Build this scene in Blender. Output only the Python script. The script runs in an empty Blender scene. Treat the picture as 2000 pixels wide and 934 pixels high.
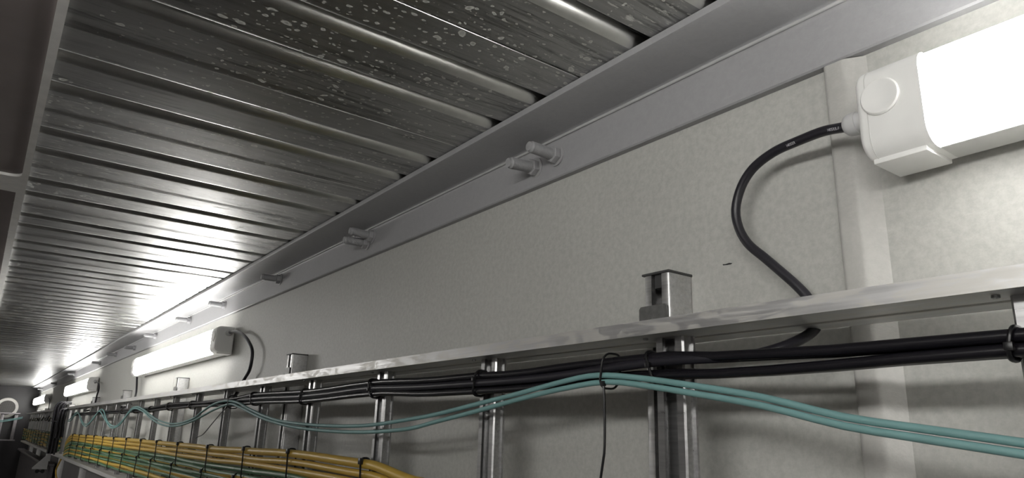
import bpy, bmesh, math, random
from math import pi, sin, cos, radians
from mathutils import Vector, Matrix
random.seed(7)
S = bpy.context.scene
COL = S.collection
ZC = 1.75                      # camera height above the floor; helper coordinates are relative to the camera height
Y0, Y1 = -2.5, 12.3            # corridor ends
XW = 0.70                      # face of the right-hand wall
XL = -0.75                     # face of the left-hand wall
ORD = ['first', 'second', 'third', 'fourth', 'fifth', 'sixth', 'seventh', 'eighth', 'ninth', 'tenth', 'eleventh',
       'twelfth', 'thirteenth', 'fourteenth', 'fifteenth', 'sixteenth', 'seventeenth', 'eighteenth']

# ------------------------------------------------------------------ materials
def mat(name):
    m = bpy.data.materials.new(name); m.use_nodes = True
    nt = m.node_tree; b = nt.nodes['Principled BSDF']
    return m, nt, b

def N(nt, t, **kw):
    n = nt.nodes.new(t)
    for k, v in kw.items():
        if k in n.inputs: n.inputs[k].default_value = v
        else: setattr(n, k, v)
    return n

def ramp(nt, src, stops):
    r = nt.nodes.new('ShaderNodeValToRGB'); nt.links.new(src, r.inputs[0])
    e = r.color_ramp.elements
    while len(e) > 1: e.remove(e[-1])
    e[0].position, e[0].color = stops[0][0], (*stops[0][1], 1)
    for p, c in stops[1:]:
        q = e.new(p); q.color = (*c, 1)
    return r

def g3(v): return (v, v, v)

def coords(nt, scale=(1, 1, 1), kind='Object'):
    tc = nt.nodes.new('ShaderNodeTexCoord'); mp = nt.nodes.new('ShaderNodeMapping')
    mp.inputs['Scale'].default_value = scale
    nt.links.new(tc.outputs[kind], mp.inputs[0]); return mp.outputs[0]

def wpos(nt, scale=(1, 1, 1)):
    tc = nt.nodes.new('ShaderNodeNewGeometry'); mp = nt.nodes.new('ShaderNodeMapping')
    mp.inputs['Scale'].default_value = scale
    nt.links.new(tc.outputs['Position'], mp.inputs[0]); return mp.outputs[0]

def noise(nt, vec, scale, detail=3, rough=.5, dist=0):
    n = nt.nodes.new('ShaderNodeTexNoise'); n.inputs['Scale'].default_value = scale
    n.inputs['Detail'].default_value = detail; n.inputs['Roughness'].default_value = rough
    n.inputs['Distortion'].default_value = dist
    nt.links.new(vec, n.inputs['Vector']); return n.outputs['Fac']

def math_(nt, op, a, b=None, c=None):
    n = nt.nodes.new('ShaderNodeMath'); n.operation = op
    for i, v in enumerate((a, b, c)):
        if v is None: continue
        if isinstance(v, (int, float)): n.inputs[i].default_value = v
        else: nt.links.new(v, n.inputs[i])
    return n.outputs[0]

def mixc(nt, fac, a, b):
    n = nt.nodes.new('ShaderNodeMix'); n.data_type = 'RGBA'
    for sock, v in ((n.inputs[0], fac), (n.inputs[6], a), (n.inputs[7], b)):
        if isinstance(v, (int, float)): sock.default_value = v
        elif isinstance(v, tuple): sock.default_value = (*v, 1)
        else: nt.links.new(v, sock)
    return n.outputs[2]

def bump(nt, b, h, strength, dist=.001):
    n = nt.nodes.new('ShaderNodeBump'); n.inputs['Strength'].default_value = strength
    n.inputs['Distance'].default_value = dist
    nt.links.new(h, n.inputs['Height']); nt.links.new(n.outputs[0], b.inputs['Normal'])

def simple(name, col, rough=.5, metal=0., spec=None, nz=.08, nscale=40, bmp=0., bscale=200):
    m, nt, b = mat(name)
    v = wpos(nt)
    r = ramp(nt, noise(nt, v, nscale, 4), [(.3, tuple(c * (1 - nz) for c in col)), (.7, tuple(min(1, c * (1 + nz)) for c in col))])
    nt.links.new(r.outputs[0], b.inputs['Base Color'])
    b.inputs['Roughness'].default_value = rough; b.inputs['Metallic'].default_value = metal
    if spec is not None: b.inputs['Specular IOR Level'].default_value = spec
    if bmp: bump(nt, b, noise(nt, v, bscale, 2), bmp)
    return m

def make_deck():
    m, nt, b = mat('galvanised_deck')
    L = nt.links
    # rolling marks run along the width of the corridor (X)
    roll = noise(nt, wpos(nt, (1.2, 26, 26)), 3.0, 5, .6)
    fine = noise(nt, wpos(nt, (4, 420, 420)), 1.0, 3, .6)
    blot = noise(nt, wpos(nt, (3.2, 11, 11)), 1.7, 6, .65, .3)
    base = ramp(nt, roll, [(.28, g3(.42)), (.52, g3(.48)), (.75, g3(.54))]).outputs[0]
    dull = ramp(nt, blot, [(.45, g3(0)), (.62, g3(1))]).outputs[0]
    base = mixc(nt, math_(nt, 'MULTIPLY', dull, .35), base, (.34, .34, .335))
    # zinc-salt drips: round spots with paler rims, gathered in drifts
    def spots(scale, rmax, seedoff, stretch):
        tc = wpos(nt, (1 / stretch, 1, 1))
        nz = nt.nodes.new('ShaderNodeTexNoise'); nz.inputs['Scale'].default_value = 60; L.new(tc, nz.inputs['Vector'])
        ad = nt.nodes.new('ShaderNodeVectorMath'); ad.operation = 'MULTIPLY_ADD'
        L.new(nz.outputs['Color'], ad.inputs[0]); ad.inputs[1].default_value = (.013, .013, 0); L.new(tc, ad.inputs[2])
        vo = nt.nodes.new('ShaderNodeTexVoronoi'); vo.voronoi_dimensions = '2D'; vo.inputs['Scale'].default_value = scale
        vo.inputs['Randomness'].default_value = 1; L.new(ad.outputs[0], vo.inputs['Vector'])
        sep = nt.nodes.new('ShaderNodeSeparateColor'); L.new(vo.outputs['Color'], sep.inputs[0])
        rad = math_(nt, 'MULTIPLY', math_(nt, 'POWER', sep.outputs[0], 2.2), rmax)
        q = math_(nt, 'DIVIDE', vo.outputs['Distance'], math_(nt, 'ADD', rad, 1e-4))
        return ramp(nt, q, [(.0, g3(.62)), (.40, g3(.66)), (.62, g3(1)), (.85, g3(.9)), (1.0, g3(0))]).outputs[0], sep.outputs[1]
    drift = noise(nt, wpos(nt, (1.6, 2.4, 1)), 1.55, 3, .55)
    dm = ramp(nt, drift, [(.46, g3(0)), (.60, g3(1))]).outputs[0]
    ge = nt.nodes.new('ShaderNodeNewGeometry')
    vs_ = nt.nodes.new('ShaderNodeVectorMath'); vs_.operation = 'SUBTRACT'; L.new(ge.outputs['Position'], vs_.inputs[0]); vs_.inputs[1].default_value = (.33, .74, ZC + .4923)
    vl = nt.nodes.new('ShaderNodeVectorMath'); vl.operation = 'LENGTH'; L.new(vs_.outputs[0], vl.inputs[0])
    clus = ramp(nt, math_(nt, 'ADD', vl.outputs['Value'], math_(nt, 'MULTIPLY', math_(nt, 'SUBTRACT', drift, .5), .5)), [(.12, g3(1)), (.34, g3(0))]).outputs[0]
    dm = math_(nt, 'MAXIMUM', math_(nt, 'MULTIPLY', dm, .6), clus)
    strk = noise(nt, wpos(nt, (4.5, 60, 1)), 1.6, 5, .7, .5)
    strm = noise(nt, wpos(nt, (2.0, 7, 1)), 1.3, 3, .6)
    sk = math_(nt, 'MULTIPLY', ramp(nt, strk, [(.50, g3(0)), (.62, g3(1))]).outputs[0], ramp(nt, strm, [(.44, g3(0)), (.56, g3(1))]).outputs[0])
    base = mixc(nt, math_(nt, 'MULTIPLY', sk, .78), base, (.17, .17, .165))
    s1, k1 = spots(58, .30, 0, 1.35)
    s2, k2 = spots(150, .40, 3, 1.4)
    pres1 = math_(nt, 'GREATER_THAN', math_(nt, 'ADD', k1, math_(nt, 'MULTIPLY', dm, .75)), .98)
    pres2 = math_(nt, 'GREATER_THAN', math_(nt, 'ADD', k2, math_(nt, 'MULTIPLY', dm, .6)), 1.0)
    sp = math_(nt, 'MAXIMUM', math_(nt, 'MULTIPLY', s1, pres1), math_(nt, 'MULTIPLY', s2, pres2))
    # broken scale flakes further along
    fl = noise(nt, wpos(nt, (14, 55, 1)), 2.4, 5, .7)
    flm = noise(nt, wpos(nt, (1.1, .9, 1)), 1.2, 2)
    fk = math_(nt, 'MULTIPLY', ramp(nt, fl, [(.575, g3(0)), (.63, g3(1))]).outputs[0], ramp(nt, flm, [(.44, g3(0)), (.56, g3(1))]).outputs[0])
    mark = math_(nt, 'MINIMUM', math_(nt, 'MAXIMUM', sp, math_(nt, 'MULTIPLY', fk, .8)), 1.0)
    col = mixc(nt, math_(nt, 'MULTIPLY', mark, .85), base, (.88, .88, .83))
    L.new(col, b.inputs['Base Color'])
    L.new(math_(nt, 'SUBTRACT', 1.0, math_(nt, 'MULTIPLY', mark, .8)), b.inputs['Metallic'])
    r0 = ramp(nt, blot, [(.35, g3(.29)), (.65, g3(.37))]).outputs[0]
    L.new(math_(nt, 'ADD', r0, math_(nt, 'MULTIPLY', mark, .3)), b.inputs['Roughness'])
    b.inputs['Anisotropic'].default_value = .68
    tg = nt.nodes.new('ShaderNodeCombineXYZ'); tg.inputs[0].default_value = 1; tg.inputs[1].default_value = 0
    L.new(tg.outputs[0], b.inputs['Tangent'])
    bump(nt, b, math_(nt, 'ADD', math_(nt, 'MULTIPLY', fine, .25), roll), .04, .0015)
    return m

def make_wall(name, col, dirt=.10, bmp=.12, pits=.55, many=.88):
    m, nt, b = mat(name)
    v = wpos(nt)
    a = ramp(nt, noise(nt, v, 2.2, 5, .6), [(.3, tuple(c * .93 for c in col)), (.7, tuple(c * 1.05 for c in col))]).outputs[0]
    grain = ramp(nt, noise(nt, v, 120, 3, .7), [(.35, g3(1 - dirt)), (.65, g3(1))]).outputs[0]
    mx = nt.nodes.new('ShaderNodeMix'); mx.data_type = 'RGBA'; mx.blend_type = 'MULTIPLY'; mx.inputs[0].default_value = 1
    nt.links.new(a, mx.inputs[6]); nt.links.new(grain, mx.inputs[7])
    sc = noise(nt, wpos(nt, (1, 9, 40)), 3, 4, .7)          # faint roller strokes along the wall
    st = ramp(nt, sc, [(.60, g3(0)), (.72, g3(.25))]).outputs[0]
    c2 = mixc(nt, st, mx.outputs[2], tuple(min(1, c * 1.18) for c in col))
    vo = nt.nodes.new('ShaderNodeTexVoronoi'); vo.inputs['Scale'].default_value = 26
    nt.links.new(v, vo.inputs['Vector'])
    sep = nt.nodes.new('ShaderNodeSeparateColor'); nt.links.new(vo.outputs['Color'], sep.inputs[0])
    pit = math_(nt, 'MULTIPLY', math_(nt, 'LESS_THAN', vo.outputs['Distance'], .05), math_(nt, 'GREATER_THAN', sep.outputs[0], many))
    c3 = mixc(nt, math_(nt, 'MULTIPLY', pit, pits), c2, (.06, .06, .06))
    nt.links.new(c3, b.inputs['Base Color'])
    b.inputs['Roughness'].default_value = .48
    bump(nt, b, math_(nt, 'ADD', noise(nt, v, 120, 3, .6), math_(nt, 'MULTIPLY', noise(nt, v, 14, 2), 3)), bmp, .002)
    return m

def make_aluminium(name, lo, hi, rough, metal=.95, patchy=0.):
    m, nt, b = mat(name)
    brush = noise(nt, wpos(nt, (160, 3, 160)), 1.5, 4, .6)
    c = ramp(nt, brush, [(.3, g3(lo)), (.7, g3(hi))]).outputs[0]
    p = noise(nt, wpos(nt, (30, 16, 60)), 1.2, 6, .7, .8)
    pm = ramp(nt, p, [(.47, g3(0)), (.56, g3(1))]).outputs[0]
    c = mixc(nt, math_(nt, 'MULTIPLY', pm, patchy), c, (.62, .60, .54))
    nt.links.new(c, b.inputs['Base Color'])
    nt.links.new(math_(nt, 'SUBTRACT', metal, math_(nt, 'MULTIPLY', pm, patchy * .5)), b.inputs['Metallic'])
    nt.links.new(math_(nt, 'ADD', ramp(nt, brush, [(.3, g3(rough * .85)), (.7, g3(rough * 1.15))]).outputs[0],
                       math_(nt, 'MULTIPLY', pm, patchy * .2)), b.inputs['Roughness'])
    return m

def make_earth():
    """green sheath with a yellow stripe; u runs round the cable, v along it"""
    m, nt, b = mat('earth_cable_sheath')
    tc = nt.nodes.new('ShaderNodeTexCoord'); sp = nt.nodes.new('ShaderNodeSeparateXYZ')
    nt.links.new(tc.outputs['UV'], sp.inputs[0])
    u = math_(nt, 'FRACT', sp.outputs[0])
    yel = math_(nt, 'LESS_THAN', u, .56)
    c = mixc(nt, yel, (.045, .135, .055), (.56, .37, .06))
    # small pale printed marks along the middle of the green side
    band = math_(nt, 'LESS_THAN', math_(nt, 'ABSOLUTE', math_(nt, 'SUBTRACT', u, .78)), .035)
    dash = math_(nt, 'LESS_THAN', math_(nt, 'FRACT', math_(nt, 'MULTIPLY', sp.outputs[1], 160)), .55)
    run = math_(nt, 'LESS_THAN', math_(nt, 'FRACT', math_(nt, 'MULTIPLY', sp.outputs[1], 2.3)), .62)
    pr = math_(nt, 'MULTIPLY', math_(nt, 'MULTIPLY', band, dash), run)
    c = mixc(nt, math_(nt, 'MULTIPLY', pr, .8), c, (.55, .62, .52))
    nt.links.new(c, b.inputs['Base Color'])
    b.inputs['Roughness'].default_value = .42
    return m

def emissive(name, col, strength):
    m, nt, b = mat(name)
    b.inputs['Base Color'].default_value = (.9, .9, .9, 1)
    b.inputs['Emission Color'].default_value = (*col, 1)
    b.inputs['Emission Strength'].default_value = strength
    b.inputs['Roughness'].default_value = .3
    return m

M = dict(
    fold=simple('folded_zinc_edge', (.74, .74, .72), .33, 1., nz=.10, nscale=25),
    deck=make_deck(),
    wall=make_wall('grey_wall_paint', (.50, .50, .47), .15),
    beam=make_wall('grey_steel_paint', (.355, .355, .362), .06, .16, 0.),
    post=make_wall('pale_post_paint', (.47, .465, .44), .08, .2, .8, .70),
    left=simple('brown_grey_paint', (.24, .205, .20), .6, nz=.15, nscale=6),
    leftwall=simple('left_wall_paint', (.30, .29, .285), .55, nz=.1, nscale=3),
    lip=simple('pale_flange_paint', (.84, .83, .81), .45, nz=.06, bmp=.2, bscale=60),
    floor=simple('grey_floor_screed', (.08, .077, .074), .6, nz=.15, nscale=8),
    endwall=simple('dark_panel_paint', (.020, .018, .020), .35, nz=.1, nscale=6),
    alu=make_aluminium('mill_aluminium_rail', .50, .64, .42, .9, .45),
    rung=make_aluminium('extruded_aluminium', .33, .46, .32, .95, 0),
    zinc=make_aluminium('galvanised_strut', .42, .58, .36, .95, .15),
    plate=simple('dull_zinc_plate', (.20, .20, .195), .5, .8, nz=.15, nscale=120),
    dark=simple('dark_steel_plate', (.07, .07, .07), .45, .4, nz=.1),
    black=simple('black_cable_rubber', (.008, .0075, .010), .26, nz=.05),
    lampcable=simple('black_flex_rubber', (.016, .015, .020), .38, nz=.05),
    tie=simple('black_nylon', (.006, .006, .007), .35, nz=.05),
    teal=simple('teal_fibre_sheath', (.165, .31, .305), .45, nz=.05),
    earth=make_earth(),
    yellow=simple('yellow_sheath', (.50, .32, .04), .45, nz=.08),
    plastic=simple('white_polycarbonate', (.78, .78, .76), .4, nz=.02),
    capgrey=simple('pale_grey_polycarbonate', (.62, .62, .60), .45, nz=.03),
    glow=emissive('lit_diffuser', (1.0, .985, .95), 6.8),
    glow_fill=emissive('lit_diffuser_fill', (1.0, .985, .95), 6.8),
    gland=simple('grey_nylon_gland', (.52, .52, .52), .45, nz=.03),
    print=simple('white_print', (.55, .55, .58), .6, nz=.0),
    grillering=simple('cream_ring_paint', (.72, .70, .66), .45, nz=.03),
    grille=simple('grille_mesh_paint', (.16, .155, .15), .5, .3, nz=.03),
    black_hole=simple('black_backing', (.008, .008, .008), .8, nz=0),
    scuff=simple('black_scuff', (.02, .02, .02), .7, nz=0),
    wall_shade=simple('painted_wall_shade', (.11, .105, .105), .5, nz=.1, nscale=8),
    bead=simple('grey_sealant', (.46, .46, .46), .45, nz=.06, bmp=.2, bscale=60),
    tray=simple('weathered_tray_zinc', (.17, .16, .165), .5, .5, nz=.15, nscale=30),
)

# ------------------------------------------------------------------ mesh helpers
class MB:
    def __init__(s): s.v, s.f, s.uv = [], [], []
    def add(s, vs, fs, uvs=None):
        o = len(s.v); s.v += [tuple(p) for p in vs]; s.f += [tuple(i + o for i in f) for f in fs]
        if uvs: s.uv += uvs
        return s
    def box(s, x0, x1, y0, y1, z0, z1):
        vs = [(x, y, z) for x in (x0, x1) for y in (y0, y1) for z in (z0, z1)]
        return s.add(vs, [(0, 1, 3, 2), (4, 6, 7, 5), (0, 4, 5, 1), (2, 3, 7, 6), (0, 2, 6, 4), (1, 5, 7, 3)])
    def prism(s, poly, axis, a, b, caps=True, closed=True):
        """poly: 2-D points; axis 'X' -> (y,z), 'Y' -> (x,z), 'Z' -> (x,y)"""
        def P(p, t):
            return (t, p[0], p[1]) if axis == 'X' else (p[0], t, p[1]) if axis == 'Y' else (p[0], p[1], t)
        n = len(poly); vs = [P(p, a) for p in poly] + [P(p, b) for p in poly]
        fs = [(i, (i + 1) % n, n + (i + 1) % n, n + i) for i in range(n if closed else n - 1)]
        if caps and closed: fs += [tuple(range(n))[::-1], tuple(range(n, 2 * n))]
        return s.add(vs, fs)
    def tube(s, pts, r, seg=12, phase=0., twist=None, up=(0, 0, 1), caps=True):
        P = [Vector(p) for p in pts]; n = len(P)
        T = [(P[min(i + 1, n - 1)] - P[max(i - 1, 0)]).normalized() for i in range(n)]
        u = Vector(up)
        if abs(u.dot(T[0])) > .95: u = Vector((1, 0, 0))
        nrm = (u - T[0] * u.dot(T[0])).normalized()
        vs, uvs, fs, L = [], [], [], 0.
        rings = []
        for i in range(n):
            if i:
                nrm = (nrm - T[i] * nrm.dot(T[i])).normalized(); L += (P[i] - P[i - 1]).length
            bn = T[i].cross(nrm)
            rr = r[i] if isinstance(r, (list, tuple)) else r
            rings.append([P[i] + (nrm * cos(2 * pi * k / seg) + bn * sin(2 * pi * k / seg)) * rr for k in range(seg)])
            for k in range(seg): vs.append(rings[-1][k])
            uvs.append(L)
        loops = []
        for i in range(n - 1):
            for k in range(seg):
                k2 = (k + 1) % seg
                fs.append((i * seg + k, i * seg + k2, (i + 1) * seg + k2, (i + 1) * seg + k))
                ta = twist(uvs[i]) if twist else 0; tb = twist(uvs[i + 1]) if twist else 0
                u0, u1 = k / seg + phase + 4, (k + 1) / seg + phase + 4
                loops += [(u0 + ta, uvs[i]), (u1 + ta, uvs[i]), (u1 + tb, uvs[i + 1]), (u0 + tb, uvs[i + 1])]
        if caps:
            fs += [tuple(range(seg))[::-1], tuple((n - 1) * seg + k for k in range(seg))]
            loops += [(4 + phase, 0)] * (2 * seg)
        return s.add(vs, fs, loops)
    def lathe(s, prof, origin, axis, seg=24):
        """prof: (distance along axis, radius)"""
        a = Vector(axis).normalized(); h = Vector((0, 0, 1)) if abs(a.z) < .9 else Vector((1, 0, 0))
        e1 = (h - a * h.dot(a)).normalized(); e2 = a.cross(e1); o = Vector(origin); n = len(prof)
        vs = [o + a * d + (e1 * cos(2 * pi * k / seg) + e2 * sin(2 * pi * k / seg)) * r for d, r in prof for k in range(seg)]
        fs = [(i * seg + k, i * seg + (k + 1) % seg, (i + 1) * seg + (k + 1) % seg, (i + 1) * seg + k) for i in range(n - 1) for k in range(seg)]
        fs += [tuple(range(seg))[::-1], tuple((n - 1) * seg + k for k in range(seg))]
        return s.add(vs, fs)
    def build(s, name, material, parent=None, smooth=True, angle=35, origin=None, bevel=0, bseg=2):
        root = parent; ofs = Vector((0, 0, 0))
        while root is not None:
            ofs += root.location; root = root.parent
        vv = [Vector(p) + Vector((0, 0, ZC)) for p in s.v]
        loc = Vector((0, 0, 0))
        if origin is not None: loc = Vector(origin) + Vector((0, 0, ZC)) - ofs
        elif parent is None:
            lo = Vector(tuple(min(p[i] for p in vv) for i in range(3))); hi = Vector(tuple(max(p[i] for p in vv) for i in range(3)))
            loc = Vector(((lo.x + hi.x) / 2, (lo.y + hi.y) / 2, lo.z))
        me = bpy.data.meshes.new(name)
        me.from_pydata([tuple(p - ofs - loc) for p in vv], [], s.f)
        if s.uv and len(s.uv) == len(me.loops):
            ul = me.uv_layers.new(name='UVMap')
            for i, q in enumerate(s.uv): ul.data[i].uv = q
        me.materials.append(material)
        bm = bmesh.new(); bm.from_mesh(me); bmesh.ops.recalc_face_normals(bm, faces=bm.faces)
        if bevel:
            es = [e for e in bm.edges if len(e.link_faces) == 2 and e.calc_face_angle(0) > radians(40)]
            bmesh.ops.bevel(bm, geom=es, offset=bevel, segments=bseg, affect='EDGES', profile=.5)
        bm.to_mesh(me); bm.free()
        if smooth:
            me.polygons.foreach_set('use_smooth', [True] * len(me.polygons))
            me.set_sharp_from_angle(angle=radians(angle))
        o = bpy.data.objects.new(name, me); COL.objects.link(o)
        o.location = loc
        if parent: o.parent = parent
        return o

def tag(o, label, cat, group=None, kind=None):
    if label: o['label'] = label
    if cat: o['category'] = cat
    if group: o['group'] = group
    if kind: o['kind'] = kind
    return o

def struct(o): o['kind'] = 'structure'; return o

def empty(name, loc, label, cat, group=None):
    o = bpy.data.objects.new(name, None); COL.objects.link(o)
    o.location = Vector(loc) + Vector((0, 0, ZC)); o.empty_display_size = .05
    return tag(o, label, cat, group)

def copy_tree(o, parent=None):
    c = o.copy(); COL.objects.link(c); c.parent = parent
    for ch in list(o.children): copy_tree(ch, c)
    return c

def spline(pts, step=.02):
    """Catmull-Rom through 3-D points, roughly `step` apart"""
    P = [Vector(p) for p in pts]; P = [P[0] * 2 - P[1]] + P + [P[-1] * 2 - P[-2]]
    out = []
    for i in range(1, len(P) - 2):
        a, b, c, d = P[i - 1:i + 3]; n = max(2, int((c - b).length / step))
        t0 = 0; t1 = t0 + max(1e-4, (b - a).length ** .5); t2 = t1 + max(1e-4, (c - b).length ** .5); t3 = t2 + max(1e-4, (d - c).length ** .5)
        for k in range(n):
            t = t1 + (t2 - t1) * k / n
            A1 = a * ((t1 - t) / (t1 - t0)) + b * ((t - t0) / (t1 - t0)); A2 = b * ((t2 - t) / (t2 - t1)) + c * ((t - t1) / (t2 - t1))
            A3 = c * ((t3 - t) / (t3 - t2)) + d * ((t - t2) / (t3 - t2))
            B1 = A1 * ((t2 - t) / (t2 - t0)) + A2 * ((t - t0) / (t2 - t0)); B2 = A2 * ((t3 - t) / (t3 - t1)) + A3 * ((t - t1) / (t3 - t1))
            out.append(B1 * ((t2 - t) / (t2 - t1)) + B2 * ((t - t1) / (t2 - t1)))
    out.append(P[-2]); return out

def lerp_tab(tab, y):
    if y <= tab[0][0]: return tab[0][1]
    for (a, va), (b, vb) in zip(tab, tab[1:]):
        if y <= b:
            t = (y - a) / (b - a); t = t * t * (3 - 2 * t); return va + (vb - va) * t
    return tab[-1][1]

def loop_path(cx, cz, hw, hh, y, r, n=5, skew=0.):
    """rounded rectangle in the X-Z plane at depth y"""
    r = min(r, hw, hh); pts = []
    for (sx, sz, a0) in ((1, 1, 0), (-1, 1, 90), (-1, -1, 180), (1, -1, 270)):
        for k in range(n + 1):
            a = radians(a0 + 90 * k / n)
            dz = sz * (hh - r) + r * sin(a)
            pts.append((cx + sx * (hw - r) + r * cos(a), y + skew * dz, cz + dz))
    pts.append(pts[0]); return pts

# ------------------------------------------------------------------ the setting
ZD = .4923                                   # underside of the deck
def build_shell():
    # right wall: sheet panels with open hairline joints
    mb = MB(); seams = [Y0, .345, 3.53, 6.70, 9.85, Y1]
    for a, b in zip(seams, seams[1:]):
        mb.box(XW, XW + .03, a + .0012, b - .0012, -ZC, .60)
    mb.box(XW + .004, XW + .03, Y0, Y1, -ZC, .60)
    struct(mb.build('wall_right', M['wall'], smooth=False))
    struct(MB().box(XL - .03, XL, Y0, Y1, -ZC, .60).build('wall_left', M['leftwall'], smooth=False))
    struct(MB().box(XL - .03, XW + .03, Y1, Y1 + .03, -ZC, .60).build('wall_end', M['endwall'], smooth=False))
    struct(MB().box(XL - .03, XW + .03, Y0 - .03, Y0, -ZC, .60).build('wall_back', M['leftwall'], smooth=False))
    struct(MB().box(XL - .03, XW + .03, Y0 - .03, Y1 + .03, -ZC - .03, -ZC).build('floor', M['floor'], smooth=False))
    # ceiling: folded steel deck, one seam and two grooves to each 0.3207 m plank
    per = .3207; first = .666 - per * 10; prof = []
    def groove(a, b, R, far):
        P = [(a - .006, 0), (a - .002, 0), (a - .0006, .0006), (a, .002), (a, .024), (a + .002, .027), (b - .002, .027), (b, .024), (b, R)]
        for k in range(1, 7):
            t = radians(90 * k / 6); P.append((b + R - R * cos(t), R - R * sin(t)))
        P.append((b + R + .004, 0)); return P
    for i in range(47):
        o = first + per * i
        one = [(0, 0), (.0004, .009), (.0046, .009), (.0050, .0008), (.0056, 0), (.011, .0)]
        one += groove(.078, .097, .016, 0) + groove(.192, .211, .016, 0) + [(per - .0135, 0), (per - .0125, 0), (per - .004, -.0012), (per - .0005, -.0012)]
        prof += [(o + y, ZD + z) for y, z in one]
    prof = [p for p in prof if Y0 - .02 < p[0] < Y1 + .01]
    mb = MB(); n = len(prof); xs = [-.018, .20, .42, XW - .012]
    mb.add([(x, y, z) for x in xs for (y, z) in prof], [(j * n + i, j * n + i + 1, (j + 1) * n + i + 1, (j + 1) * n + i) for j in range(3) for i in range(n - 1)])
    c = mb.build('ceiling', M['deck'], angle=50)
    c.data.materials.append(M['fold'])
    for p in c.data.polygons:
        if p.normal.y < -.12 and abs(p.normal.z) > .12 and p.area < .003 * .4: p.material_index = 1
        elif p.normal.y > .12 and abs(p.normal.z) > .12 and p.area < .003 * .4: p.material_index = 1
    struct(c)
    struct(MB().box(XL - .03, XW + .03, Y0, Y1, .60, .63).build('ceiling_slab', M['left'], smooth=False))
    # right-hand steel angle: lower leg against the wall, upper leg under the deck
    t = .012; zb, zt, xe = .410, .4803, .595; R = .010
    poly = [(XW, zb), (XW - t + .002, zb), (XW - t, zb + .002), (XW - t, zt - R)]
    for k in range(1, 6):
        a = radians(90 * k / 6); poly.append((XW - t - R + R * cos(a), zt - R + R * sin(a)))
    poly += [(XW - t - R, zt), (xe + .004, zt), (xe + .001, zt + .0012), (xe, zt + .004), (xe, zt + t - .002), (xe + .002, zt + t - .0003), (XW, zt + t - .0003)]
    struct(MB().prism(poly, 'Y', Y0, Y1).build('trim_1', M['beam'], angle=40))
    bx, bz = XW - t - R + R * .7071, zt - R + R * .7071            # pale sealant bead in the inner corner
    struct(MB().prism([(bx + .0024 * cos(radians(a)), bz + .0024 * sin(radians(a))) for a in range(0, 360, 30)], 'Y', Y0, Y1).build('trim_6', M['bead'], angle=60))
    # left-hand beam: dark soffit, pale painted edge and one pale cross strip
    BX = -.32; mb = MB(); mb.box(BX, -.011, Y0, 1.760, .476, .60); mb.box(BX, -.016, 1.760, Y1, .492, .60)
    bm_ = struct(mb.build('trim_2', M['left'], smooth=False))
    edge = MB()
    x0, x1, r = BX, -.0115, .022
    pl = [(0, Y0), (0, Y1), (-.016, Y1), (-.016, 1.772)]
    pl += [(x0, 1.762), (x0, 1.655)]
    for k in range(0, 6):
        a = radians(90 - 90 * k / 5); pl.append((x1 - r + r * cos(a), 1.655 - r + r * sin(a)))
    pl += [(-.0105, Y0)]
    edge.prism(pl, 'Z', .4705, .4915)
    struct(edge.build('trim_3', M['lip'], angle=40))
    struct(MB().box(XW - .0012, XW, Y0, Y1, -ZC, -.300).build('lower_wall_shade', M['wall_shade'], smooth=False))  # thin dark sheet standing in for the shade on the lower wall
    # wall rib beside the near lamp
    poly = [(XW, .3235), (XW - .004, .3300), (.6895, .3400), (.6882, .3425), (.6878, .3460), (.6878, .3625), (.6884, .3650), (.6900, .3665), (XW, .3690)]
    struct(MB().prism(poly, 'Z', -ZC, .409).build('trim_4', M['post'], angle=50))
build_shell()

# ------------------------------------------------------------------ ladder
RX0, RX1 = .570, .655
ZT0, ZT1 = .113, .1290
ZB0, ZB1 = -.2420, -.2245
LY0, LY1 = -.20, 11.75
def rail_profile(z0, z1, up):
    """C-section rail lying on its web; `up` = the side its lips point to"""
    w = .0028; x0, x1 = RX0, RX1
    p = [(x0, z0), (x0 + .045, z0), (x0 + .047, z0 + .0016), (x0 + .052, z0 + .0016), (x0 + .054, z0), (x1, z0), (x1, z1), (x1 - .012, z1), (x1 - .012, z1 - w), (x1 - w, z1 - w), (x1 - w, z0 + w),
         (x0 + w, z0 + w), (x0 + w, z1 - w), (x0 + .012, z1 - w), (x0 + .012, z1), (x0, z1)]
    if not up: p = [(x, z0 + z1 - z) for x, z in p]
    return p
def rung_profile():
    """open C rung 40 x 16, slot towards the room; (x, y)"""
    w = .0022; a, b = -.020, .020; f, k = .598, .6145
    return [(f, -.009), (f + .004, -.009), (f + .004, -.011), (f + w, -.011), (f + w, a + w), (k - w, a + w), (k - w, b - w), (f + w, b - w), (f + w, .011), (f + .004, .011), (f + .004, .009), (f, .009), (f, b - .002), (f + .002, b), (k - .003, b), (k - .003, b + .0028), (k, b + .0028), (k, a - .0028), (k - .003, a - .0028), (k - .003, a), (f + .002, a), (f, a + .002)]
RUNGS = [.5225 + .3478 * (k - 1) for k in range(0, 33)]
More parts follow.
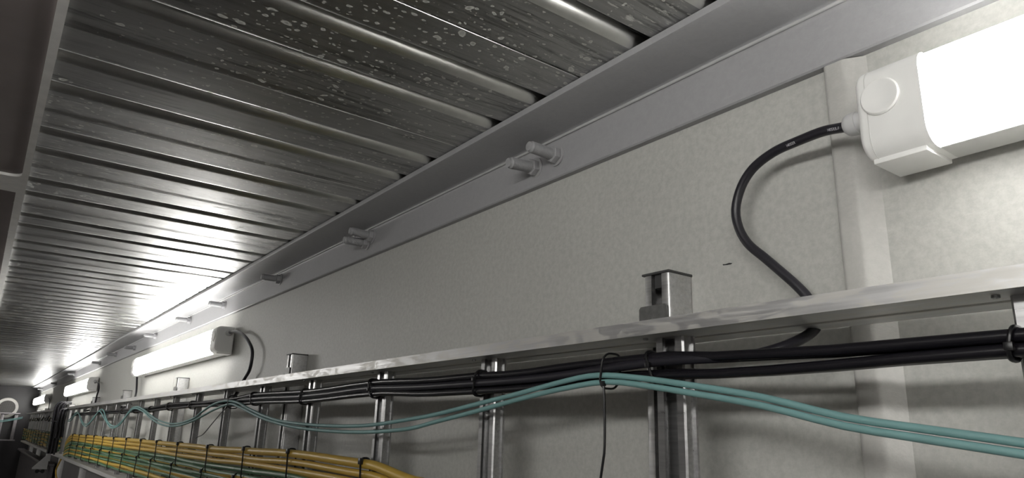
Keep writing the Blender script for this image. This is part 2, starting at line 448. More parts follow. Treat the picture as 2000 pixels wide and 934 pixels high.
def build_ladder():
    root = empty('cable_ladder', (.6125, (LY0 + LY1) / 2, ZB0), 'long aluminium cable ladder standing on edge along the right wall, fixed to strut posts', 'cable ladder')
    MB().prism(rail_profile(ZT0, ZT1, True), 'Y', LY0, LY1).build('side_rail', M['alu'], root, angle=30)
    MB().prism(rail_profile(ZB0, ZB1, False), 'Y', LY0, LY1).build('side_rail', M['alu'], root, angle=30)
    pr = rung_profile(); proto = MB().prism(pr, 'Z', ZB1 - .001, ZT0 + .001).build('rung', M['rung'], root, angle=30, origin=(.606, 0, ZB1))
    sc = MB().lathe([(0, .003), (.002, .003), (.0026, .002)], (.590, .026, ZT0 - .0001), (0, 0, -1), 10).build('fixing_screw', M['rung'], proto)
    for k, y in enumerate(RUNGS):
        if k == 0: r = proto
        else:
            r = proto.copy(); COL.objects.link(r); r.parent = root
            s2 = sc.copy(); COL.objects.link(s2); s2.parent = r
        r.location = (.606 - root.location.x, y - root.location.y, ZB1 + ZC - root.location.z)
build_ladder()

# ------------------------------------------------------------------ strut posts
POSTS = [(.591, .2075), (1.902, .2025), (3.244, .203), (4.594, .196), (5.880, .192), (7.390, .172), (8.70, .172), (10.02, .172), (11.30, .172)]
def build_posts():
    w = .0025; h = .0205; f, k = .657, .6985
    pr = [(f, -.0085), (f + .0075, -.0085), (f + .0075, -.0107), (f + w, -.0107), (f + w, -h + w), (k - w, -h + w), (k - w, h - w), (f + w, h - w), (f + w, .0107), (f + .0075, .0107), (f + .0075, .0085), (f, .0085), (f, h - .003), (f + .001, h - .001), (f + .003, h), (k, h), (k, -h), (f + .003, -h), (f + .001, -h + .001), (f, -h + .003)]
    lab = ['galvanised strut post with black cap, tallest in view, nearest the bent lamp cable',
           'strut post behind the ladder rail, second from the right, dark side face',
           'strut post below the fully seen lamp, third from the right',
           'strut post between the second and third lamps, fourth from the right',
           'strut post under the near end of the third lamp, fifth from the right',
           'strut post beyond the hanging black cable drop, sixth from the right',
           'strut post seventh from the right, under the far lamps',
           'strut post under the farthest lamp, eighth from the right',
           'strut post nearest the dark end wall, farthest of the row']
    for i, (y, zt) in enumerate(POSTS):
        root = empty('strut_post', (.678, y, -ZC), lab[i], 'strut post', 'strut posts carrying the cable ladder')
        MB().prism([(x, yy + y) for x, yy in pr], 'Z', -ZC + .0005, zt - .003).build('channel', M['zinc'], root, angle=30)
        cap = MB().prism([(.6545, y - .0225), (.6995, y - .0225), (.6995, y + .0225), (.6545, y + .0225)], 'Z', zt - .003, zt).build('end_cap', M['dark'], root, bevel=.0008)
        MB().box(.6605, .6945, y - .0055, y + .0055, zt - .020, zt - .0031).build('cap_tongue', M['dark'], cap, smooth=False)
        if i < 5:
            # hold-down plate clipped over the back of the top rail
            zr = .165; a, b = y - .019, y + .026
            pl = [(a, .1285), (b, .1285), (b, zr - .003), (b - .003, zr), (a + .003, zr), (a, zr - .003)]
            cl = MB().prism(pl, 'X', .6525, .6558).build('clamp_plate', M['plate'], root, angle=20)
            MB().lathe([(0, .0085), (.005, .0085), (.0062, .007)], (.6525, y, .1395), (-1, 0, 0), 6).build('bolt_head', M['zinc'], cl, smooth=False)
build_posts()

# ------------------------------------------------------------------ bolts on the angle
BOLTS = [(.8262, .4474, (0, .02)), (.8813, .4433, (.0, -.10)), (1.5105, .4557, (.02, .05)), (1.5371, .4440, (.10, -.02)), (2.1584, .4541, (.06, .0)), (2.7724, .4513, (.03, .03)),
         (3.3241, .4560, (.0, .0)), (4.055, .4560, (.05, .0)), (4.6413, .4415, (.0, -.04)), (5.3496, .4546, (.1, .0)), (6.0747, .4433, (.0, .05)), (7.7655, .4500, (.1, .0)), (9.5493, .4380, (.0, .0)), (11.60, .4450, (.0, 0))]
BL = ['grey painted threaded bolt, upper of the nearest pair on the steel angle',
      'grey painted threaded bolt, lower left of the nearest pair on the steel angle',
      'dark grey bolt, upper right of the second pair along the steel angle',
      'dark grey bolt, lower left of the second pair along the steel angle',
      'single dark bolt on the angle, just past the second pair',
      'grey bolt on the angle, second past the two pairs, above the lamp end cap',
      'grey bolt on the angle right above the cap end of the fully seen lamp',
      'pale lit bolt on the angle above the middle of the fully seen lamp',
      'bolt on the angle above the far end of the fully seen lamp',
      'dark bolt on the angle just beyond the far end of the fully seen lamp',
      'grey bolt on the angle above the near end of the third lamp',
      'white lit bolt on the angle above the third lamp',
      'dark bolt on the angle between the third and farthest lamps',
      'last tiny bolt on the angle by the end wall']
def build_bolts():
    for (y, z, (ty, tz)), lab in zip(BOLTS, BL):
        x = XW - .012 + .0002
        root = empty('anchor_bolt', (x, y, z), lab, 'bolt', 'bolts through the steel angle')
        ax = Vector((-1, ty, tz)).normalized(); o = Vector((x, y, z)) + ax * .0002
        MB().lathe([(0, .0175), (.0022, .0175), (.0026, .0168)], o, ax, 28).build('washer', M['beam'], root)
        MB().lathe([(.0026, .0130), (.0034, .0143), (.0128, .0143), (.0138, .0130)], o, ax, 6).build('nut', M['beam'], root, smooth=False)
        th = [(.0138, .0090)]
        d = .0146
        while d < .0535: th += [(d, .0097), (d + .0008, .0086), (d + .0015, .0097)]; d += .0020
        th += [(.0545, .0092), (.0555, .0080), (.0590, .0078), (.0592, .0070)]
        MB().lathe(th, o, ax, 16).build('threaded_shaft', M['beam'], root, angle=60)
build_bolts()

# ------------------------------------------------------------------ batten lamps
def rr_poly(x0, x1, z0, z1, rf, rb=.003):
    """cross-section of a lamp in (x, z): big radii at the room side"""
    P = []
    for (cx, cz, r, a0) in ((x0 + rf, z1 - rf, rf, 90), (x0 + rf, z0 + rf, rf, 180), (x1 - rb, z0 + rb, rb, 270), (x1 - rb, z1 - rb, rb, 0)):
        for k in range(7):
            a = radians(a0 + 90 * k / 6); P.append((cx + r * cos(a), cz + r * sin(a)))
    return P
def build_lamp(ya, yb, label, gl_near, gl_far, dz=0., flip=False):
    """ya nearest end, yb far end; gl_* = (x, z) of the cable gland at that end or None"""
    x0, x1, z0, z1 = .628, .690, .2580 + dz, .3510 + dz
    root = empty('batten_light', (XW, (ya + yb) / 2, z0), label, 'lamp', 'LED batten lamps along the wall')
    tray = MB().prism([(.653, z0 + .0002), (x1, z0 + .0002), (x1, z1 - .0002), (.653, z1 - .0002)], 'Y', ya + .05, yb - .05).build('housing', M['capgrey'], root, bevel=.001)
    MB().prism([p for p in rr_poly(x0 + .0012, .6560, z0 + .0012, z1 - .0012, .020)], 'Y', ya + .0565, yb - .0565).build('diffuser', M['glow_fill' if flip else 'glow'], root, angle=40)
    for (a, b, g, s) in ((ya, ya + .06, gl_near, -1), (yb - .06, yb, gl_far, 1)):
        cap = MB(); R = .0065
        out = rr_poly(x0, x1 + .001, z0, z1, .019)
        cxm, czm = (x0 + x1) / 2, (z0 + z1) / 2
        rings = []
        seq = [(a, 1.0), (b - R, 1.0)] if s > 0 else [(b, 1.0), (a + R, 1.0)]
        for k in range(1, 6):
            t = radians(90 * k / 5); ins = R * (1 - cos(t))
            yy = (b - R + R * sin(t)) if s > 0 else (a + R - R * sin(t)); seq.append((yy, 1 - ins / .031))
        vs, n = [], len(out)
        for yy, k in seq: vs += [(cxm + (px - cxm) * k, yy, czm + (pz - czm) * k) for px, pz in out]
        fs = [(i * n + j, i * n + (j + 1) % n, (i + 1) * n + (j + 1) % n, (i + 1) * n + j) for i in range(len(seq) - 1) for j in range(n)]
        fs += [tuple(range(n)), tuple((len(seq) - 1) * n + j for j in range(n))]
        cap.add(vs, fs); co = cap.build('end_cap', M['plastic'], root, angle=50)
        ym = b - .0245 if s > 0 else a + .0245
        # round blank plug on the room side, groove line where the cap cover joins, latch slot underneath
        MB().lathe([(-.001, .0182), (.0016, .0182), (.0030, .0170), (.0032, .0160), (.0024, .013), (.0022, .004)], (x0, ym, z0 + .0565), (-1, 0, 0), 36).build('round_plug', M['plastic'], co)
        yl = b - .011 if s > 0 else a + .011
        MB().prism([(px + (.0004 if px > cxm else -.0004), pz + (.0004 if pz > czm else -.0004)) for px, pz in out], 'Y', yl - .0004, yl + .0004).build('cover_seam', M['capgrey'], co)
        ys = (a + .016) if s > 0 else (b - .016)
        MB().box(.643, .6455, ys - .006, ys + .006, z0 - .0006, z0 + .002).build('latch_slot', M['dark'], co, smooth=False)
        MB().prism([(.640, z0 - .0035), (x1 + .001, z0 - .0035), (x1 + .001, z0 + .002), (.640, z0 + .002)], 'Y', a + .006, b - .006).build('latch_foot', M['plastic'], co, bevel=.001)
        if g:
            e = b if s > 0 else a
            MB().lathe([(-.002, .0105), (.006, .0105), (.0065, .0115), (.014, .0115), (.0175, .0100), (.0200, .0072), (.0202, .0050)], (g[0], e, g[1]), (0, s, 0), 24).build('cable_gland', M['gland'], co)
    for y in (ya + .25, yb - .25):
        MB().box(x1 - .002, XW, y - .012, y + .012, z0 + .008, z1 + .004).build('mounting_clip', M['zinc'], root, smooth=False)
    if flip: root.rotation_euler.z = pi; root.location.x = XL
    return root
build_lamp(-1.35, .3065, 'big bright batten lamp at the upper right, white cap with round plug', None, (.645, .3095), .0055)
build_lamp(2.600, 4.260, 'lit batten lamp seen whole on the wall, grey end cap with curved black cable', (.669, .3285), (.669, .300))
build_lamp(6.05, 7.80, 'third lit batten lamp along the wall, half as large as the one before it', (.669, .310), (.669, .285), -.012)
build_lamp(10.00, 12.00, 'smallest batten lamp, farthest, beside the dark end wall', (.669, .30), None, -.018)

for k_, (a, b) in enumerate(((-1.10, .55), (3.60, 5.25))):  # unseen lamps added opposite the ladder to fill in light
    build_lamp(a, b, '%s added fill lamp on the opposite wall, facing the cable ladder' % ORD[k_].capitalize(), None, None, .075, True)

# ------------------------------------------------------------------ black cables in the upper run
TOP = [(.15, .0862), (.24, .0863), (.32, .0862), (.42, .0885), (.52, .0950), (.64, .0942), (.79, .0905), (.87, .0927), (1.0, .0925), (1.2, .0970), (1.54, .0907), (1.92, .0950), (2.13, .0890), (2.44, .0860), (2.86, .0890), (3.37, .0800), (6.2, .080)]
BOT = [(.15, .0661), (.24, .0663), (.32, .0640), (.42, .0631), (.52, .0655), (.64, .0637), (.79, .0600), (.87, .0602), (1.0, .0600), (1.2, .0660), (1.54, .0607), (1.92, .0650), (2.13, .0622), (2.44, .0650), (2.86, .0643), (3.37, .0600), (6.2, .058)]
RC = .0050
def run_pts(row, x, ya, yb, wob, ph):
    pts = []; y = ya
    while y <= yb + 1e-6:
        t, b = lerp_tab(TOP, y) - RC, lerp_tab(BOT, y) + RC
        rw = row if y > .60 else (round(row) if y < .44 else round(row) + (row - round(row)) * (y - .44) / .16)
        pts.append((x + wob * sin(y * 3.1 + ph), y, t + (b - t) * rw + wob * .8 * sin(y * 4.7 + ph * 2))); y += .06
    return pts
def build_black():
    G = 'black cables tied along the ladder below the top rail'
    spec = [('black power cable, upper front of the tied run under the top rail', 0.0, .5830, -.15, 6.25, .0006, 0.),
            ('black power cable, lowest front of the tied run, lower of the two bands at right', 1.0, .5830, -.15, 6.25, .0006, 1.),
            ('black power cable behind the upper front one, between it and the rungs', .22, .5925, -.15, 6.25, .0004, 2.),
            ('black power cable behind the lowest front one, between it and the rungs', .80, .5925, -.15, 6.25, .0004, 3.)]
    for lab, row, x, a, b, w, ph in spec:
        tag(MB().tube(run_pts(row, x, a, b, w, ph), RC, 14).build('power_cable', M['black'], angle=60), lab, 'cable', G)
    LC1 = [(.645, .324, .3094), (.6475, .332, .3115), (.652, .3521, .3163), (.658, .3848, .3181), (.662, .4188, .3164), (.665, .4482, .3064), (.667, .466, .2899), (.668, .4762, .2644), (.669, .4742, .2424), (.67, .4646, .2222), (.671, .4436, .2005), (.672, .4238, .1799), (.673, .4089, .1637), (.674, .398, .1486),
           (.669, .388, .125), (.640, .381, .107), (.612, .394, .0925), (.596, .418, .0850), (.5845, .455, .0840)]
    mid = [(p[0], p[1], p[2]) for p in run_pts(.5, .5815, .52, 2.05, .0004, 4.)]
    LC2 = [(.590, 2.13, .080), (.606, 2.20, .086), (.640, 2.30, .105), (.664, 2.345, .130), (.675, 2.3576, .1566), (.675, 2.3124, .1856), (.674, 2.3038, .2373), (.672, 2.3509, .2753), (.67, 2.4399, .3106), (.669, 2.54, .3268), (.669, 2.580, .3285)]
    path = spline(LC1, .006)[:-1] + spline([LC1[-1]] + mid[::3] + [LC2[0]], .03)[:-1] + spline(LC2, .01)
    cab = MB().tube(path, .0053, 16).build('lamp_cable', M['lampcable'], angle=60)
    tag(cab, 'black flex curving from the near lamp cap, behind the rail, on to the second lamp', 'cable')
    # white print on the flex beside the near lamp
    P = [Vector(p) for p in spline(LC1, .001)]
    dist = [0.]
    for a, b in zip(P, P[1:]): dist.append(dist[-1] + (b - a).length)
    def at(s):
        for i in range(len(dist) - 1):
            if dist[i + 1] >= s:
                return P[i].lerp(P[i + 1], (s - dist[i]) / max(1e-9, dist[i + 1] - dist[i])), (P[i + 1] - P[i]).normalized()
        return P[-1], (P[-1] - P[-2]).normalized()
    def mark(txt, s_right, size):
        cu = bpy.data.curves.new('print', 'FONT'); cu.body = txt; cu.size = size; cu.resolution_u = 2
        ob = bpy.data.objects.new('print', cu); COL.objects.link(ob)
        dg = bpy.context.evaluated_depsgraph_get(); dg.update()
        me = bpy.data.meshes.new_from_object(ob.evaluated_get(dg)); bpy.data.objects.remove(ob)
        wd = max(v.co.x for v in me.vertices)
        vs = []
        for v in me.vertices:
            c, t = at(s_right + wd - v.co.x)
            right = -t; o = Vector((-.86, -.42, -.30)); o = (o - right * o.dot(right)).normalized(); up = o.cross(right)
            ph = (v.co.y - .0022) / .0053
            vs.append(c + (o * cos(ph) + up * sin(ph)) * .00545)
        fs = [tuple(p.vertices) for p in me.polygons]
        MB().add(vs, fs).build('printed_marking', M['print'], cab, smooth=False)
        bpy.data.meshes.remove(me)
    mark('H05RR-F', .006, .0042)
    mark('H05ER', .064, .0042)
    # lamp 2 -> lamp 3 and lamp 3 -> lamp 4 feeds
    p = spline([(.669, 4.281, .300), (.672, 4.34, .285), (.677, 4.352, .256), (.677, 4.315, .208), (.677, 4.300, .173), (.675, 4.30, .148), (.655, 4.27, .108), (.612, 4.22, .092), (.600, 4.16, .094)], .02)
    tag(MB().tube(p, .0052, 10).build('lamp_cable', M['lampcable']), 'short black flex dropping from the far end of the fully seen lamp', 'cable')
    p = spline([(.669, 6.029, .298), (.671, 5.93, .299), (.672, 5.84, .285), (.673, 5.79, .245), (.674, 5.84, .20), (.675, 5.86, .155), (.660, 5.82, .109), (.614, 5.76, .094), (.602, 5.70, .096)], .02)
    tag(MB().tube(p, .0052, 10).build('lamp_cable', M['lampcable']), 'black flex hooking down from the near end of the third lamp', 'cable')
    p = spline([(.669, 7.821, .273), (.674, 7.88, .262), (.677, 7.90, .225), (.677, 7.87, .18), (.675, 7.86, .148), (.657, 7.84, .108), (.614, 7.80, .094)], .03)
    tag(MB().tube(p, .0052, 10).build('lamp_cable', M['lampcable']), 'black flex dropping from the far end of the third lamp', 'cable')
    p = spline([(.669, 9.979, .282), (.671, 9.90, .282), (.673, 9.86, .25), (.674, 9.80, .20), (.675, 9.80, .150), (.659, 9.78, .108), (.614, 9.75, .094)], .03)
    tag(MB().tube(p, .0052, 10).build('lamp_cable', M['lampcable']), 'black flex hanging from the near end of the farthest lamp', 'cable')
    # ties round the run at the rungs
    ys = [.192, .532, .872, 1.222, 1.570, 1.930, 2.600, 2.95, 3.30, 3.66, 4.00]
    for i, y in enumerate(ys):
        t, b = lerp_tab(TOP, y), lerp_tab(BOT, y)
        root = empty('cable_tie', (.5965, y, b - .002), 'black cable tie round the black run at a rung, %s tie from the right' % ORD[i], 'cable tie', 'ties round the black cable run')
        MB().tube(loop_path((.5755 + .5985) / 2, (t + b) / 2, (.5985 - .5755) / 2, (t - b) / 2 + .0016, y, .008, 4, .35 if i % 2 else -.2), .0017, 8, caps=False).build('strap', M['tie'], root)
        MB().box(.5722, .5768, y - .003, y + .003, (t + b) / 2 - .006 + .004 * (i % 3), (t + b) / 2 + .000 + .004 * (i % 3)).build('head', M['tie'], root, bevel=.0006)
    # the two ties that still have their long tails
    def tail_tie(y, cx, hw, z0, z1, tail, head, lab, skew):
        root = empty('cable_tie', (cx, y, z0), lab, 'cable tie')
        MB().tube(loop_path(cx, (z0 + z1) / 2, hw, (z1 - z0) / 2, y, .011, 5, skew), .0013, 8, caps=False).build('strap', M['tie'], root)
        h = Vector(head)
        MB().box(h.x - .0022, h.x + .0022, h.y - .0028, h.y + .0028, h.z - .0030, h.z + .0030).build('head', M['tie'], root, bevel=.0006)
        MB().tube(spline(tail, .01), [.0015] * (len(spline(tail, .01)) - 1) + [.0009], 6).build('tail', M['tie'], root)
    tail_tie(.598, .5835, .0150, .0590, .0985, [(.5690, .5955, .066), (.5690, .5945, .058), (.570, .5945, .035), (.571, .5955, .004), (.5715, .5970, -.013), (.573, .6045, -.040), (.575, .6080, -.060)], (.5690, .5955, .0635),
             'black cable tie holding the teal cables up, long straight tail hanging down', -.20)
    tail_tie(2.115, .5835, .0150, .0575, .0930, [(.5690, 2.123, .0596), (.569, 2.16, .048), (.570, 2.25, .017), (.571, 2.345, -.0165), (.572, 2.40, -.024), (.573, 2.437, -.030)], (.5690, 2.123, .0600),
             'black cable tie round the teal cables with a thin tail slanting to the left', .1)
build_black()

# ------------------------------------------------------------------ teal cables
CY1 = [(-.15, -.045), (.02, -.018), (0.1922, 0.0079), (0.2664, 0.018), (0.3163, 0.0254), (0.392, 0.0434), (0.4775, 0.0578), (0.5277, 0.0655), (0.5915, 0.0729), (0.625, 0.0737), (0.6859, 0.0676), (0.7559, 0.0582), (0.8348, 0.0488), (0.9746, 0.0322), (1.0489, 0.0257), (1.2216, 0.0146), (1.4438, 0.0141), (1.6835, 0.0234), (1.8017, 0.0357), (1.9341, 0.0548), (2.0457, 0.0727), (2.162, 0.0787), (2.2823, 0.0716), (2.4065, 0.0511), (2.4931, 0.0328), (2.7514, 0.0137), (3.008, 0.0224), (3.1962, 0.0423), (3.4196, 0.0732), (3.5567, 0.0838), (3.6909, 0.0768), (3.8876, 0.0248), (4.0721, -0.0021), (4.3414, 0.0199), (4.6292, 0.0865), (4.85, .060), (5.10, .012), (5.35, .010), (5.65, .06), (5.85, .085), (6.1, .05), (6.3, .03)]
CY2 = [(-.15, -.052), (.02, -.025), (0.1931, 0.0005), (0.2671, 0.0108), (0.3168, 0.0183), (0.3925, 0.0358), (0.4777, 0.0502), (0.5278, 0.0580), (0.5916, 0.0655), (0.6692, 0.0607), (0.7555, 0.0504), (0.8556, 0.0363), (0.9733, 0.0207), (1.0468, 0.011), (1.2193, 0.003), (1.4434, 0.0045), (1.6281, 0.0130), (1.8, 0.0285), (1.8633, 0.0372), (2.0036, 0.0584), (2.0954, 0.0689), (2.2329, 0.0589), (2.3982, 0.0371), (2.4886, 0.0245), (2.7477, 0.0055), (3.0005, 0.0120), (3.1876, 0.0323), (3.4117, 0.0646), (3.627, 0.0762), (3.7702, 0.0500), (3.9312, 0.0056), (4.1806, -0.0097), (4.4666, 0.0359), (4.7326, 0.0778), (4.9, .040), (5.2, -.008), (5.45, .014), (5.75, .075), (5.95, .06), (6.1, .03), (6.3, .02)]
def build_teal():
    for c, x, lab in ((CY1, .5735, 'upper of the two teal cables sagging in waves along the ladder'), (CY2, .5725, 'lower of the two teal cables sagging in waves along the ladder')):
        p = spline([(x, y, z) for y, z in c], .02)
        tag(MB().tube(p, .0033, 12).build('fibre_cable', M['teal'], angle=60), lab, 'cable', 'teal cables along the ladder')
build_teal()

# ------------------------------------------------------------------ earth cables on the lower half
ET = [(.30, -.165), (.55, -.128), (.80, -.092), (1.022, -.0630), (1.229, -.0445), (1.60, -.0390), (1.94, -.0430), (2.29, -.0475), (3.17, -.0495), (4.56, -.0570), (5.95, -.0640)]
EB = [(.30, -.300), (.55, -.268), (.80, -.240), (1.022, -.2150), (1.40, -.200), (3.14, -.1985), (3.74, -.1995), (4.37, -.2030), (5.25, -.2080), (6.3, -.2170)]
NE = 10
TY = [1.235, 1.615, 1.944, 2.302, 2.695, 3.045, 3.369, 3.719, 4.083, 4.447, 4.799, 5.156, 5.512, 5.885]
def build_earth():
    rows = ['topmost thick', 'second', 'third', 'fourth', 'fifth', 'sixth', 'seventh', 'eighth', 'ninth', 'lowest']
    tone = ['yellow side out', 'yellow side out', 'yellow side out', 'green side out', 'green and yellow', 'green side out', 'green and yellow', 'green side out', 'yellow side out', 'green side out']
    # phase so that the side towards the room (u about .72) shows: yellow when fract in 0-.56
    ph = {'yellow side out': .52, 'green side out': .06, 'green and yellow': .82}
    G = 'green and yellow earth cables in the flat tied bundle'
    for i in range(NE):
        r = .0085 if i == 0 else .0070
        pts = []; y = .30
        while y <= 6.02:
            t, b = lerp_tab(ET, y) - .0085, lerp_tab(EB, y) + .0070
            k = (i + (.12 if i else 0)) / (NE - 1 + .12)
            wz = .0012 * sin(y * 5.3 + i * 1.7) + .0008 * sin(y * 11 + i * 2.9)
            pts.append((.5895 + .0012 * sin(y * 3.7 + i * 2.1), y, t + (b - t) * k + (wz if i else wz * .4))); y += .05
        tl = pts[-1]; dn = .055 - .006 * i            # bend down behind the black drop
        pts += [(.588, 6.12, tl[2] - .006 - dn * .15), (.588, 6.22, tl[2] - .012 - dn * .45), (.588, 6.30, tl[2] - .02 - dn * .8)]
        p = spline(pts, .03)
        o = MB().tube(p, r, 12, ph[tone[i]], (lambda i: lambda L: .055 * sin(L * 1.9 + i * 2.3) + .02 * sin(L * 5 + i))(i)).build('earth_cable', M['earth'], angle=60)
        tag(o, '%s earth cable from the top of the tied yellow-green bundle, %s' % (rows[i], tone[i]), 'cable', G)
    # ties in two tiers
    for k, y in enumerate(TY):
        for tier in (0, 1):
            yy = y + (.0 if tier == 0 else .035 + .012 * (k % 3))
            t, b = lerp_tab(ET, yy), lerp_tab(EB, yy)
            m_ = t + (b - t) * .47
            z1, z0 = (t + .0022, m_ - .004) if tier == 0 else (m_ + .006, b - .0022)
            root = empty('cable_tie', (.589, yy, z0), 'black cable tie on the %s half of the yellow-green bundle, %s from the right' % (('upper', 'lower')[tier], ORD[k]), 'cable tie', 'ties round the yellow-green bundle')
            MB().tube(loop_path(.5885, (z0 + z1) / 2, .0094, (z1 - z0) / 2, yy, .007, 4, .10 if tier == 0 else -.12), .0018, 6, caps=False).build('strap', M['tie'], root)
            zh = z1 - (.006 if tier == 0 else .010)
            MB().box(.5745, .5805, yy - .0050, yy + .0060, zh - .005, zh + .006).build('head', M['tie'], root, bevel=.0008)
    # untidy stretch beyond the drop
    lab = ['topmost', 'second', 'third', 'fourth', 'fifth', 'sixth', 'seventh', 'lowest']
    for i in range(8):
        pts = []; y = 6.75; rnd = random.Random(40 + i)
        while y < 11.9:
            pts.append((.586 + .004 * rnd.uniform(-1, 1), y, -.082 - .0165 * i + .006 * rnd.uniform(-1, 1))); y += .22
        o = MB().tube(spline(pts, .05), .0072, 8, rnd.choice([.52, .06, .82]), lambda L: .25 * sin(L * 3)).build('earth_cable', M['earth'])
        tag(o, '%s earth cable from the top in the untidy stretch beyond the black drop' % lab[i], 'cable', 'earth cables in the untidy far stretch')
    for k in range(12):
        yy = 6.95 + .40 * k
        root = empty('cable_tie', (.587, yy, -.21), 'black cable tie on the untidy far earth cables, %s past the black drop' % ORD[k], 'cable tie', 'ties round the far earth cables')
        MB().tube(loop_path(.587, -.140, .0125, .072, yy, .008, 3, .3 * (-1) ** k), .0022, 6, caps=False).build('strap', M['tie'], root)
        MB().box(.571, .576, yy - .006, yy + .006, -.10 - .02 * (k % 4), -.09 - .02 * (k % 4)).build('head', M['tie'], root, bevel=.0008)
build_earth()

# ------------------------------------------------------------------ black drop crossing the ladder
def build_drop():
    G = 'black cables dropping across the ladder'
    k = 0
    for grp, (n, xa, xb, y, zt, zb) in enumerate(((6, .500, .556, 6.58, .150, -.232), (5, .520, .560, 6.42, .118, -.110))):
        for i in range(n):
            x = xa + (xb - xa) * i / (n - 1); rnd = random.Random(90 + k)
            yy = y + .02 * (i % 2) + .01 * rnd.random()
            pts = [(.600, yy + .01, zt + .016 - .003 * i), (x + .018, yy + .004, zt + .010), (x, yy, zt - .012), (x - .002, yy + .004, zt - .12 + .004 * rnd.uniform(-1, 1)), (x + .003, yy + .008, (zt + zb) / 2 - .04), (x + .004, yy + .01, zb + .02 * rnd.random())]
            if grp: pts[0] = (.566, yy + .01, zt - .006); pts[1] = (x + .004, yy + .004, zt - .012); pts[2] = (x, yy, zt - .030)
            o = MB().tube(spline(pts, .02), .0068, 10).build('power_cable', M['black'], angle=60)
            tag(o, ('%s black cable from the left in the thick drop looped over the top rail' if grp == 0 else '%s black cable from the left in the shorter drop by the bundle end') % ORD[i].capitalize(), 'cable', G)
            k += 1
    root = empty('cable_tie', (.525, 6.58, -.005), 'black tie round the thick black drop across the ladder', 'cable tie')
    pts = [(.528 + .042 * cos(2 * pi * a / 20), 6.59 + .030 * sin(2 * pi * a / 20), .02) for a in range(21)]
    MB().tube(pts, .002, 6, caps=False).build('strap', M['tie'], root)
    MB().box(.484, .489, 6.586, 6.596, .016, .024).build('head', M['tie'], root, bevel=.0008)
    # loose loops of black flex in the dark stretch
    lab = ['loose black cable sagging under the rail right beyond the black drop', 'loose black cable wavering under the rail midway to the end wall', 'loose black cable under the rail nearest the end wall']
    for j, (a, b) in enumerate(((6.7, 8.6), (8.2, 10.2), (9.6, 11.6))):
        rnd = random.Random(5 + j); pts = []; y = a
        while y < b: pts.append((.580 + .006 * rnd.uniform(-1, 1), y, .065 - .035 * abs(sin(y * 6 + j)) + .01 * rnd.uniform(-1, 1))); y += .14
        tag(MB().tube(spline(pts, .03), .006, 8).build('power_cable', M['black']), lab[j], 'cable', 'loose cables beyond the drop')
    rnd = random.Random(3)
    p = spline([(.584, 6.335, -.238), (.580, 6.36, -.2519), (.576, 6.43, -.2912), (.574, 6.50, -.3302), (.576, 6.42, -.3702), (.58, 6.33, -.392), (.585, 6.30, -.43)], .01)
    tag(MB().tube(p, .0055, 10).build('earth_cable', M['yellow']), 'single yellow cable looping down under the lower rail beside the black drop', 'cable')
build_drop()

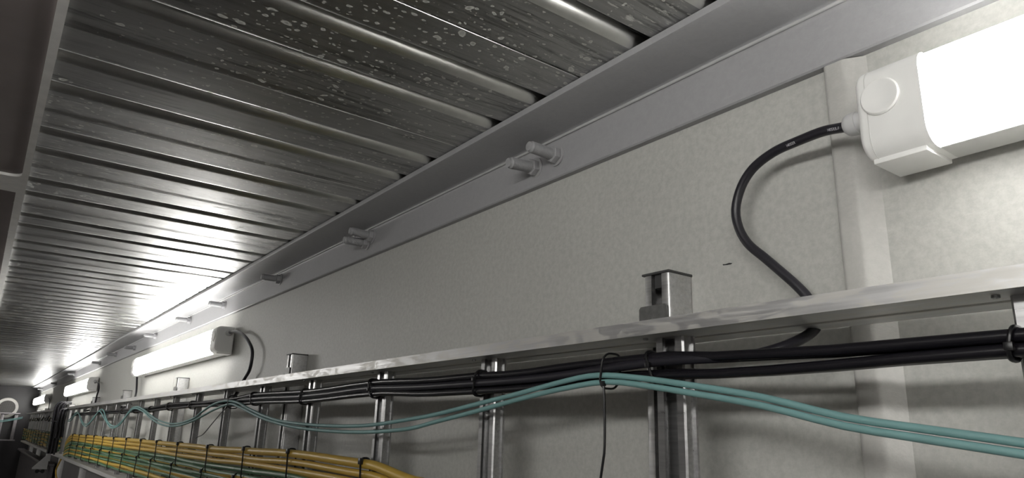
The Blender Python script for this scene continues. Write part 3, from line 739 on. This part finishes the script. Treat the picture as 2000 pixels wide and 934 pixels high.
# ------------------------------------------------------------------ end wall things and the lower tray
def build_far():
    # round grille
    cx, cz, R = .353, .197, .136
    root = empty('round_vent', (cx, Y1, cz - R), 'round vent with cream ring and dark mesh on the end wall', 'vent')
    seg = 48; mb = MB(); prof = [(R, 0), (R, .014), (R - .006, .020), (.100, .020), (.095, .012), (.095, 0)]
    vs = [(cx + r * cos(2 * pi * k / seg), Y1 - d, cz + r * sin(2 * pi * k / seg)) for r, d in prof for k in range(seg)]
    n = len(prof); mb.add(vs, [(i * seg + k, i * seg + (k + 1) % seg, ((i + 1) % n) * seg + (k + 1) % seg, ((i + 1) % n) * seg + k) for i in range(n) for k in range(seg)])
    mb.build('outer_ring', M['grillering'], root)
    MB().lathe([(0, .0952), (.003, .0952)], (cx, Y1 - .0002, cz), (0, -1, 0), 40).build('backing', M['black_hole'], root)
    mb = MB(); s = .0125
    for i in range(-8, 9):
        for ax in (0, 1):
            h = math.sqrt(max(0, .095 ** 2 - (i * s) ** 2))
            if h < .01 or abs(i * s) > .094: continue
            if ax: mb.box(cx + i * s - .0022, cx + i * s + .0022, Y1 - .010, Y1 - .008, cz - h, cz + h)
            else: mb.box(cx - h, cx + h, Y1 - .0082, Y1 - .0062, cz + i * s - .0022, cz + i * s + .0022)
    mb.build('mesh', M['grille'], root, smooth=False)
    # ladder turning along the end wall
    ya, yb = 12.13, 12.21
    root = empty('cable_ladder', (.05, 12.17, -.242), 'short cable ladder running across the dark end wall', 'cable ladder')
    for z in (ZT0, ZB0):
        MB().box(XL + .01, .52, ya, yb, z, z + .016).build('side_rail', M['tray'], root, bevel=.001)
    for x in (-.40, -.16, .08, .32, .48):
        MB().box(x - .02, x + .02, ya + .028, ya + .044, ZB0 + .016, ZT0).build('rung', M['tray'], root, bevel=.002)
    for i, zz in enumerate((-.100, -.118, -.136, -.154, -.172, -.190)):
        p = [(x, ya + .020, zz - .02 * (.5 - x) * .3 + .002 * sin(9 * x + i)) for x in [XL + .02 + .1 * k for k in range(11)] if x < .53]
        tag(MB().tube(p, .0082, 8, (.52, .52, .06, .1, .52, .06)[i]).build('earth_cable', M['earth']), '%s earth cable from the top in the bundle across the end wall' % ORD[i], 'cable', 'earth cables across the end wall')
    for i in range(2):
        p = spline([(.555, ya + .010, .078 - .016 * i), (.45, ya + .012, .050 - .016 * i), (.30, ya + .012, .022 - .018 * i), (.05, ya + .012, .015 - .015 * i), (-.45, ya + .012, .03 - .015 * i)], .05)
        tag(MB().tube(p, .0045, 8).build('fibre_cable', M['teal']), '%s dark teal cable sagging across the end wall' % ('upper', 'lower')[i], 'cable', 'teal cables across the end wall')
    for i, x in enumerate((.08, .42)):
        root = empty('cable_tie', (x, ya + .018, -.21), 'black cable tie on the end wall bundle, %s' % ('nearer the picture edge', 'nearer the corner')[i], 'cable tie', 'ties on the end wall bundle')
        MB().tube([(x + .002 * sin(a), ya + .020 + .0125 * cos(2 * pi * a / 24), -.150 + .066 * sin(2 * pi * a / 24)) for a in range(25)], .0025, 6, caps=False).build('strap', M['tie'], root)
        MB().box(x - .004, x + .004, ya + .002, ya + .008, -.155, -.145).build('head', M['tie'], root)
    # lower ribbed tray under the ladder at the far end
    root = empty('cable_tray', (.62, 10.1, -.78), 'dull ribbed cable tray below the ladder at the far end', 'cable tray')
    MB().box(.578, .656, 7.62, 12.25, -.362, -.340).build('top_rail', M['tray'], root, bevel=.002)
    mb = MB(); y = 7.66
    while y < 12.2:
        mb.box(.618, .626, y, y + .034, -.776, -.362); y += .06
    mb.box(.626, .654, 7.64, 12.22, -.776, -.362); mb.build('ribbed_face', M['tray'], root, smooth=False)
    MB().box(.578, .656, 7.62, 12.25, -.80, -.776).build('bottom_rail', M['tray'], root, bevel=.002)
    # triangular bracket and black clamp below the ladder
    root = empty('bracket', (.57, 7.6, -.379), 'small pale triangular bracket sticking out under the ladder', 'bracket')
    MB().prism([(.489, -.370), (.498, -.380), (.600, -.374), (.604, -.243), (.570, -.276)], 'Y', 7.590, 7.598).build('gusset', M['zinc'], root, smooth=False)
    MB().prism([(.489, -.380), (.600, -.380), (.600, -.374), (.489, -.372)], 'Y', 7.555, 7.590).build('foot', M['zinc'], root, smooth=False)
    root = empty('cable_clamp', (.59, 7.6, -.41), 'black twin clamp under the triangular bracket', 'clamp')
    for a in (.530, .570):
        MB().lathe([(-.018, .013), (-.012, .0165), (.012, .0165), (.018, .013)], (a, 7.575, -.397), (0, 1, 0), 14).build('clamp_jaw', M['tie'], root)
    MB().box(.535, .566, 7.565, 7.585, -.402, -.392).build('clamp_bridge', M['tie'], root, bevel=.001)
    # scuff on the wall panel
    mb = MB(); mb.prism([(.508, .2118), (.5125, .2128), (.518, .2122), (.5222, .2128), (.5215, .2112), (.515, .2106), (.510, .2106)], 'X', XW - .0003, XW - .00005)
    tag(mb.build('scuff_mark', M['scuff'], smooth=False), 'short black scuff on the grey wall left of the curved lamp cable', 'mark')
build_far()

# ------------------------------------------------------------------ camera, world, colour
MR = ((0.80256229, -0.59576677, 0.03091474), (0.18638127, 0.20117453, -0.96166046), (0.56670609, 0.77755435, 0.27249486))
cam = bpy.data.cameras.new('camera'); co = bpy.data.objects.new('camera', cam); COL.objects.link(co)
r, d, f = [Vector(v) for v in MR]
co.matrix_world = Matrix(((r.x, -d.x, -f.x, 0), (r.y, -d.y, -f.y, 0), (r.z, -d.z, -f.z, ZC), (0, 0, 0, 1)))
cam.sensor_width = 36; cam.sensor_fit = 'HORIZONTAL'; cam.lens = 36 * 1376.567 / 2000
cam.clip_start = .02; cam.clip_end = 100
S.camera = co
w = bpy.data.worlds.new('world'); S.world = w; w.use_nodes = True
w.node_tree.nodes['Background'].inputs[0].default_value = (.5, .5, .5, 1)
w.node_tree.nodes['Background'].inputs[1].default_value = .05
S.view_settings.view_transform = 'Standard'; S.view_settings.look = 'None'; S.view_settings.gamma = 1
S.view_settings.use_curve_mapping = False; S.view_settings.exposure = 2.15
S.cycles.max_bounces = 10; S.cycles.diffuse_bounces = 6; S.cycles.glossy_bounces = 6
S.cycles.sample_clamp_indirect = 6
S.cycles.use_denoising = True
